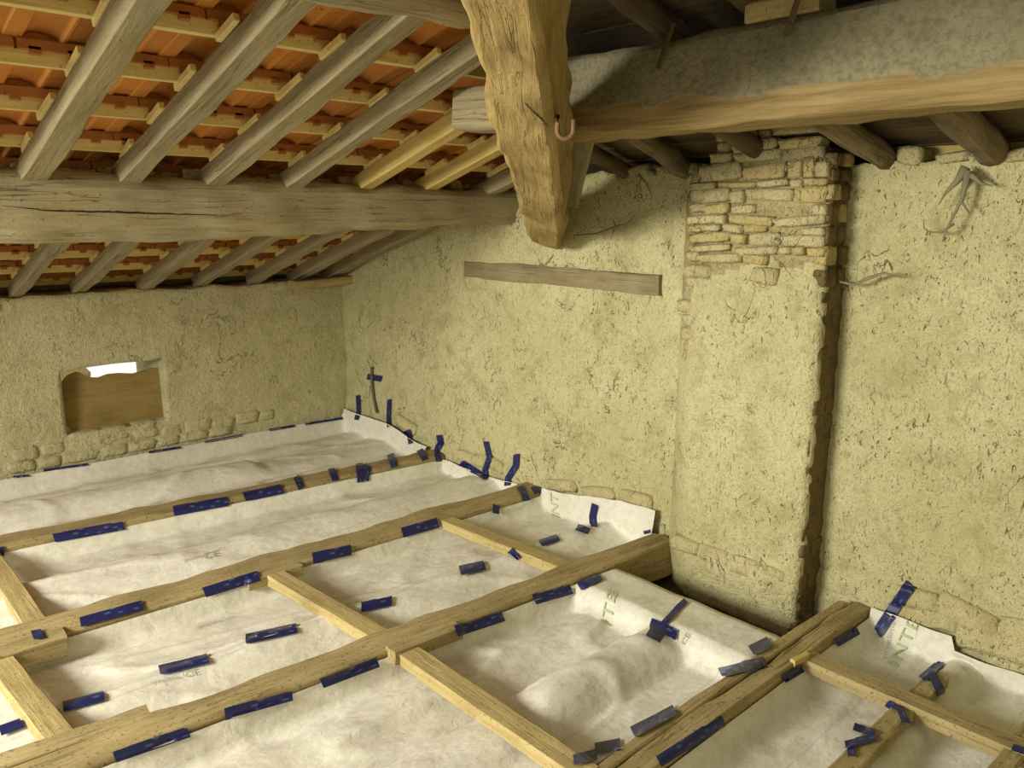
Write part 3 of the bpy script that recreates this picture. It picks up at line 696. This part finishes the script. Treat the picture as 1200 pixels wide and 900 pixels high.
def log_rafter(y, xe, xt, d, label, mat='wood_log', dy=0.0, dz=0.0):
    o = timber('log_rafter', (xe, y, p2(xe) + d / 2 + dz), (xt, y + dy, p2(xt) + d / 2 + dz), d, d, mat, log=True, rough=0.012)
    return tag(o, label, 'rafter', 'log rafters over the gable wall')
log_rafter(1.53, 3.56, 2.735, 0.115, 'dark round log rafter resting on the wall top just right of the chimney', dy=0.06)
log_rafter(1.11, 3.56, 2.735, 0.115, 'grey-ended round log rafter above the hanging cobweb', dy=0.04)
log_rafter(0.62, 3.56, 2.735, 0.11, 'round log rafter farthest from the chimney on the gable wall')
log_rafter(2.55, 3.62, 2.80, 0.09, 'short dark log rafter left of the chimney top', 'wood_log', dy=-0.04)
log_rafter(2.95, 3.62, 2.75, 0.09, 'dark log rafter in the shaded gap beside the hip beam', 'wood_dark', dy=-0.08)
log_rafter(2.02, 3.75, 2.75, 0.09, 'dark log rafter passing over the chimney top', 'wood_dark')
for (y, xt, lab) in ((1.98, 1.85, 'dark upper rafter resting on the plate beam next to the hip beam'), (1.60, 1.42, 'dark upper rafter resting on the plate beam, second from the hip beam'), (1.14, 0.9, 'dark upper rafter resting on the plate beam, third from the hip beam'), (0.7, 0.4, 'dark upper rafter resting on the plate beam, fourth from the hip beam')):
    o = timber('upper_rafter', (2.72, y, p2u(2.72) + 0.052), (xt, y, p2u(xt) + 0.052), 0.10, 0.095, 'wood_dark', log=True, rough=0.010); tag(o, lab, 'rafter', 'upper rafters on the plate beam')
o = timber('wall_batten', (3.70, 1.62, p2(3.70) + 0.12), (3.70, -1.2, p2(3.70) + 0.12), 0.06, 0.085, 'wood_new', rough=0.004); tag(o, 'yellow batten laid along the gable wall top behind the logs', 'batten')
gt = []
for k in range(12):
    y = 1.72 - 0.2 * k; V = []; Fc = []
    for i in range(2):
        for a in range(7):
            an = math.pi * a / 6; V.append((3.62 + 0.5 * i, y + 0.085 * math.cos(an), p2(3.62 + 0.5 * i) + 0.155 + 0.05 * math.sin(an)))
    for a in range(6): Fc.append((a, a + 1, a + 8, a + 7))
    if k < 7: obj('grey_eave_tile', V, Fc, 'tile_grey', ceil, True)
o = timber('strut_board', onX(686, 152, 2.75), onX(667, 236, 3.28), 0.11, 0.03, 'wood_grey', roll=0.5, rough=0.004); tag(o, 'thin board propped behind the hip beam at the gable wall', 'board')
pb = onX(925, 14, 2.56); o = timber('packing_block', (2.56, pb.y + 0.13, 2.405), (2.56, pb.y - 0.13, 2.405), 0.11, 0.065, 'wood_strip', rough=0.004); tag(o, 'pale packing block lying on top of the dust-crusted beam', 'block')
for (a, b, lab) in (((790, 26), (771, 80), 'thin splinter stuck to the beam near the hip'), ((936, -4), (921, 42), 'thin splinter stuck to the beam beside the packing block')):
    o = timber('splinter', onX(*a, 2.44), onX(*b, 2.48), 0.018, 0.010, 'wood_dark', rough=0.002, seg=0.02); tag(o, lab, 'splinter')
# lintel timber let into the gable wall
o = timber('embedded_lintel', (GX + 0.018, 4.32, 1.372), (GX + 0.010, 2.655, 1.382), 0.06, 0.11, 'wood_lintel', rough=0.010, rad=0.1); tag(o, 'grey timber let flush into the gable wall plaster below the hip beam', 'timber')

# ------------------------------------------------------------------ small tubes: hook, cable, cobwebs
def tube(name, pts, rads, mat, sides=8, parent=None):
    V = []; Fc = []; n = len(pts); pts = [Vector(p) for p in pts]
    if isinstance(rads, (int, float)): rads = [rads] * n
    for i, p in enumerate(pts):
        d = (pts[min(i+1, n-1)] - pts[max(i-1, 0)]).normalized(); u = d.cross(Vector((0.3, 0.2, 0.93))).normalized(); v = d.cross(u)
        for k in range(sides): a = 2 * math.pi * k / sides; V.append(p + (u * math.cos(a) + v * math.sin(a)) * rads[i])
    for i in range(n - 1):
        for k in range(sides): a, b = i * sides + k, i * sides + (k + 1) % sides; Fc.append((a, b, b + sides, a + sides))
    Fc.append(tuple(range(sides - 1, -1, -1))); Fc.append(tuple((n - 1) * sides + k for k in range(sides)))
    return obj(name, V, Fc, mat, parent, True)
bpy.context.view_layer.update()
def bvh_of(objs):
    V = []; P = []
    for o in objs:
        b = len(V); mw = o.matrix_world; V += [mw @ v.co for v in o.data.vertices]; P += [tuple(b + i for i in p.vertices) for p in o.data.polygons]
    return BVHTree.FromPolygons(V, P)
HB = bvh_of([hip])
def hit(bv, px, py):
    d = ray(px, py).normalized(); h = bv.ray_cast(EYE, d); return (h[0], h[1]) if h[0] else (None, None)
hp, _ = hit(HB, 648, 146); hp = hp or Vector((2.6, 2.6, 2.0))
hs = 0.0036 * (hp - EYE).length / 3.2
rt = _r; dwn = Vector((0, 0, -1))
c0 = hp - _f * 0.05 + rt * 0.012
hk = [c0 + (rt * 0 + dwn * -3) * hs * 1.0, c0 + dwn * 4 * hs] + [c0 + (rt * (8.5 - 8.5 * math.cos(a)) + dwn * (10 + 9 * math.sin(a))) * hs for a in [math.pi * i / 8 for i in range(9)]] + [c0 + (rt * 17 + dwn * 0) * hs]
tag(tube('iron_hook', [hp + _f * 0.02 - dwn * 3 * hs] + hk, 0.0085, 'rust'), 'rusty iron hook driven into the side of the hip beam', 'hook')

PB = bvh_of([purl])
def crack(pts, name, parent, bv):
    V = []; Fc = []
    C = []
    for (a, b), (c, d) in zip(pts, pts[1:]):
        for i in range(10): C.append((a + (c - a) * i / 10, b + (d - b) * i / 10))
    C.append(pts[-1]); n = len(C)
    for i, (a, b) in enumerate(C):
        b += 1.2 * nz(a * 0.09, 5.0); hw = 1.3 * math.sin(math.pi * (i + 0.3) / n) * (0.7 + 0.5 * nz(a * 0.2, 9)) + 0.15
        for sg in (-1, 1):
            p, nn = hit(bv, a, b + sg * hw)
            if p is None: p, nn = hit(bv, a, b)
            V.append(p + (-ray(a, b).normalized()) * 0.003)
    for i in range(n - 1): Fc.append((2*i, 2*i+1, 2*i+3, 2*i+2))
    o = obj(name, V, Fc, 'fissure'); o.parent = parent; o.matrix_parent_inverse = parent.matrix_world.inverted(); o['label'] = 'long dark drying crack in the timber'
M['fissure'] = plain('dark_fissure', (0.03, 0.022, 0.012), 0.95)
crack([(2, 241), (60, 247), (120, 248), (180, 250), (275, 253)], 'crack', purl, PB)
crack([(612, 118), (622, 128), (636, 141), (644, 150)], 'crack', hip, HB)
SB = bvh_of(SURF + list(wall_right.children) + list(wall_back.children))
def surf(px, py, off=0.004):
    p, n = hit(SB, px, py)
    if p is None: return None
    d = ray(px, py).normalized()
    if n.dot(d) > 0: n = -n
    return p + n * off - d * off * 0.8
cp = [surf(*q, 0.012) for q in ((437, 430), (437, 443), (438, 456), (440, 470), (443, 484))]
tag(tube('cable', [p for p in cp if p], 0.012, 'cable'), 'grey cable rising out of the membrane up the gable wall near the corner', 'cable')

# ------------------------------------------------------------------ tape
def tape(pts, w, label, group, mat='tape', lift=0.004):
    P = [Vector(p) for p in pts]; C = []
    for a, b in zip(P, P[1:]):
        n = max(3, int((b - a).length / 2.5))
        for i in range(n): C.append(a + (b - a) * (i / n))
    C.append(P[-1]); V = []; uv = []; Fc = []; NA = 5; s = 0.0; prev = None; last = None
    sk = R.uniform(-0.25, 0.25)
    for i, c in enumerate(C):
        d = (C[min(i+1, len(C)-1)] - C[max(i-1, 0)]).normalized(); nn = Vector((-d.y, d.x))
        for k in range(NA):
            f = k / (NA - 1) - 0.5; q = c + nn * (w * f)
            if i in (0, len(C) - 1): q = q + d * (f * w * sk)
            p = surf(q.x, q.y, lift)
            if p is None: p = last or Vector((0, 0, 0))
            last = p; V.append(p); 
            uv.append((s, 0.05 * f))
        mid = V[-3]
        if prev is not None: s += (mid - prev).length
        prev = mid
        for k in range(NA): uv[i * NA + k] = (s, uv[i * NA + k][1])
    for i in range(len(C) - 1):
        for k in range(NA - 1): a = i * NA + k; Fc.append((a, a + 1, a + NA + 1, a + NA))
    o = obj('tape_strip', V, Fc, mat, None, True)
    ul = o.data.uv_layers.new(name='uv')
    for lp in o.data.loops: ul.data[lp.index].uv = uv[lp.vertex_index]
    tag(o, label, 'tape', group); return o
TAPES = [
 ('thin dark tape strip along the window wall foot', 'tape along the window wall', 3, 'tape',
  [[(15,559),(35,557)], [(51,551),(103,544)], [(174,530),(212,524)], [(240,518),(284,510)], [(315,504),(345,499)], [(357,497),(401,490)]]),
 ('long navy tape on the joist beside the window wall', 'long tape on the first joist', 10, 'tape',
  [[(63,631),(145,616)], [(203,599),(267,588)], [(286,583),(331,573)]]),
 ('short navy tape tab on the joist beside the window wall', 'tape tabs on the first joist', 8, 'tape',
  [[(347,559),(353,572)], [(388,550),(393,563)], [(421,544),(422,565)], [(431,546),(428,563)], [(457,533),(462,547)], [(492,527),(498,539)], [(1,641),(1,652)]]),
 ('narrow upright navy tape by the room corner', 'wall tapes near the corner', 5, 'tape',
  [[(420,463),(421,482),(418,492)], [(457,468),(456,491),(457,500)], [(475,508),(480,505),(482,520)]]),
 ('crooked navy tape strip on the gable wall at the end of the first joist', None, 7, 'tape', [[(515,510),(517,518),(512,529),(514,541)]]),
 ('wide navy tape strip slanting along the membrane edge below the wall', None, 8, 'tape', [[(541,542),(571,561)]]),
 ('wavy navy tape strip on the gable wall above the slanting tape', None, 6, 'tape', [[(570,517),(574,536),(569,550),(570,560)]]),
 ('wavy navy tape strip on the gable wall at the end of the second joist', None, 7, 'tape', [[(606,532),(605,546),(596,560),(595,569)]]),
 ('navy tape piece wrapped across the grey cable', None, 7, 'tape', [[(431,441),(448,444)]]),
 ('navy tape tab at the gable end of the second joist', 'tape tabs at the second joist end', 8, 'tape', [[(609,571),(613,577),(617,587)], [(625,571),(630,578)], [(581,592),(580,602)]]),
 ('long navy tape on the second joist from the window', 'long tape on the second joist', 11, 'tape',
  [[(94,730),(167,710)], [(239,695),(303,675)], [(366,655),(411,645)], [(471,625),(513,613)], [(38,746),(50,744)]]),
 ('navy tape on the membrane seam beside the third joist', 'tape on the membrane seam', 11, 'tape',
  [[(0,858),(28,848)], [(74,830),(122,817)], [(187,787),(244,773)], [(288,750),(348,737)], [(423,713),(459,705)], [(539,670),(568,664)]]),
 ('small navy tape tab on the membrane seam', 'seam tape tabs near the wall', 8, 'tape', [[(598,645),(609,655)], [(633,638),(654,631)], [(676,619),(690,624)]]),
 ('upright navy tape strip on the wall upstand left of the chimney', None, 8, 'tape', [[(698,591),(695,605),(696,618)]]),
 ('small navy tape patch on top of the third joist at its wall end', None, 4, 'tape', [[(755,624),(765,622)]]),
 ('long navy tape on the third joist from the window', 'long tape on the third joist', 12, 'tape',
  [[(134,888),(221,858)], [(263,837),(342,815)], [(376,801),(442,776)], [(534,740),(589,722)], [(625,703),(669,690)], [(679,687),(703,676)]]),
 ('narrow navy tape strip over the boxed membrane in front of the chimney', None, 7, 'tape', [[(804,705),(796,712),(777,733)]]),
 ('navy tape cross piece on the boxed membrane corner', 'tape cross on the boxed membrane', 12, 'tape', [[(763,731),(793,745)], [(760,741),(776,749)]]),
 ('dusty tape on top of the split oak joist', 'dusty tape on the split joist', 13, 'tape_dusty', [[(880,764),(902,753)], [(845,789),(897,777)], [(741,860),(791,834)], [(697,879),(727,873)], [(672,893),(699,886)]]),
 ('navy tape on the side of the split oak joist', 'tape on the near side of the split joist', 11, 'tape', [[(771,893),(847,844)], [(917,796),(939,783)], [(978,754),(1004,739)]]),
 ('broad navy tape strip slanting from the wall onto the membrane right of the split joist', None, 14, 'tape', [[(1068,684),(1028,742)]]),
 ('torn navy tape on the lath end at the wall upstand', 'torn tape at the upstand', 10, 'tape', [[(1104,777),(1080,797)], [(1093,793),(1103,815)]]),
 ('torn navy tape wrapped round the rough hewn lath', 'torn tape on the lath', 9, 'tape', [[(1040,823),(1055,832),(1061,847)], [(1000,853),(1025,862)], [(990,875),(1025,866)], [(996,871),(998,888)]]),
 ('navy tape end at the small lath by the weathered strip', None, 8, 'tape', [[(1186,877),(1200,882)]]),
]
for (lab, grp, w, mat, lines) in TAPES:
    order = sorted(range(len(lines)), key=lambda q: -lines[q][0][0])
    for i, ln in enumerate(lines): tape(ln, w, lab if len(lines) == 1 else '%s, %s from the gable wall' % (lab, ords[order.index(i)]), grp if len(lines) > 1 else None, mat, 0.0065 + 0.001 * (i % 3))

# ------------------------------------------------------------------ prints on the membrane
def print_text(s, quad, mat, label_parent):
    """text laid on the membrane between four picture corners (bottom-left, bottom-right, top-right, top-left)"""
    cu = bpy.data.curves.new('t', 'FONT'); cu.body = s; cu.resolution_u = 2
    to = bpy.data.objects.new('t', cu); COL.objects.link(to); bpy.context.view_layer.update()
    me = to.evaluated_get(bpy.context.evaluated_depsgraph_get()).to_mesh()
    bm = bmesh.new(); bm.from_mesh(me); bmesh.ops.triangulate(bm, faces=bm.faces); bmesh.ops.subdivide_edges(bm, edges=bm.edges, cuts=3, use_grid_fill=True); bm.verts.index_update()
    vs = [v.co.copy() for v in bm.verts]; fs = [tuple(v.index for v in p.verts) for p in bm.faces]; bm.free()
    bpy.data.objects.remove(to); bpy.data.curves.remove(cu)
    if not vs: return
    ax, bx_ = min(v.x for v in vs), max(v.x for v in vs); ay, by = min(v.y for v in vs), max(v.y for v in vs)
    q = [Vector(p) for p in quad]; V = []
    for v in vs:
        u, t = (v.x - ax) / (bx_ - ax), (v.y - ay) / max(1e-6, by - ay)
        p = q[0] * (1-u) * (1-t) + q[1] * u * (1-t) + q[2] * u * t + q[3] * (1-u) * t
        h = surf(p.x, p.y, 0.004); V.append(h or Vector((0, 0, -0.3)))
    o = obj('print', V, fs, mat); o.parent = label_parent; o['label'] = 'faint %s lettering printed on the membrane' % ('green' if 'green' in mat else 'grey')
SH = [o for o in SURF if o.name.startswith('membrane_sheet')]
print_text('INTE', [(1052,782),(1079,728),(1066,722),(1040,776)], 'print_green', SH[4])
print_text('proclima', [(1040,773),(1051,729),(1044,727),(1033,771)], 'print_grey', SH[4])
print_text('ITE', [(716,735),(722,694),(713,690),(704,729)], 'print_green', SH[3])
print_text('CE', [(801,757),(809,744),(804,741),(797,753)], 'print_grey', SH[3])
print_text('CE', [(239,656),(256,652),(255,645),(238,649)], 'print_grey', SH[1])
print_text('proclima', [(216,660),(236,655),(235,650),(215,655)], 'print_grey', SH[1])
print_text('CE', [(215,795),(232,791),(230,784),(213,788)], 'print_grey', SH[2])
print_text('proclima', [(178,804),(211,797),(209,791),(176,798)], 'print_grey', SH[2])
print_text('proclima.com', [(232,738),(275,725),(274,721),(231,734)], 'print_grey', SH[2])
print_text('INT', [(655,608),(654,580),(645,577),(646,604)], 'print_green', SH[2])

# ------------------------------------------------------------------ cobwebs
def web(name, base, strands, label):
    e = empty(name, base[0]); tag(e, label, 'cobweb'); bpy.context.view_layer.update()
    for st in strands:
        o = tube('strand', [onX(a, b, base[1]) for a, b in st[0]], [r * 0.6 for r in st[1]], 'web', 5); o.parent = e; o.matrix_parent_inverse = e.matrix_world.inverted()
b0 = onX(1130, 200, 3.47)
web('cobweb', (b0, 3.47), [([(1132,196),(1122,212),(1108,226),(1100,240)], [0.035,0.022,0.010,0.003]), ([(1135,200),(1128,232),(1118,252),(1110,268),(1104,284)], [0.03,0.014,0.010,0.008,0.002]),
    ([(1118,262),(1104,272),(1090,272),(1083,268),(1082,256)], [0.009,0.008,0.006,0.005,0.002]), ([(1138,205),(1150,215),(1163,218)], [0.022,0.012,0.003]), ([(1126,236),(1136,250),(1140,246)], [0.01,0.006,0.002])],
    'dusty hanging cobweb tufts under the grey-ended log rafter')
b1 = onX(1000, 333, 3.46)
web('cobweb', (b1, 3.46), [([(984,330),(1000,334),(1018,326),(1036,320),(1058,325)], [0.008,0.010,0.014,0.010,0.002])], 'dusty cobweb rope stretched from the chimney flank across the wall')
b2 = onX(720, 270, 3.47)
web('cobweb', (b2, 3.47), [([(672,276),(700,274),(722,266),(735,262),(745,250)], [0.006,0.010,0.014,0.005,0.002]), ([(722,266),(718,256)], [0.010,0.002]), ([(720,268),(716,280)], [0.01,0.002])], 'dusty cobweb on the gable wall beside the hip beam foot')
web('cobweb', (onX(762, 220, 3.47), 3.47), [([(748,204),(758,216),(764,230)], [0.008,0.008,0.003]), ([(751,208),(748,222)], [0.006,0.002])], 'dusty cobweb strand hanging from the ragged wall top left of the chimney')
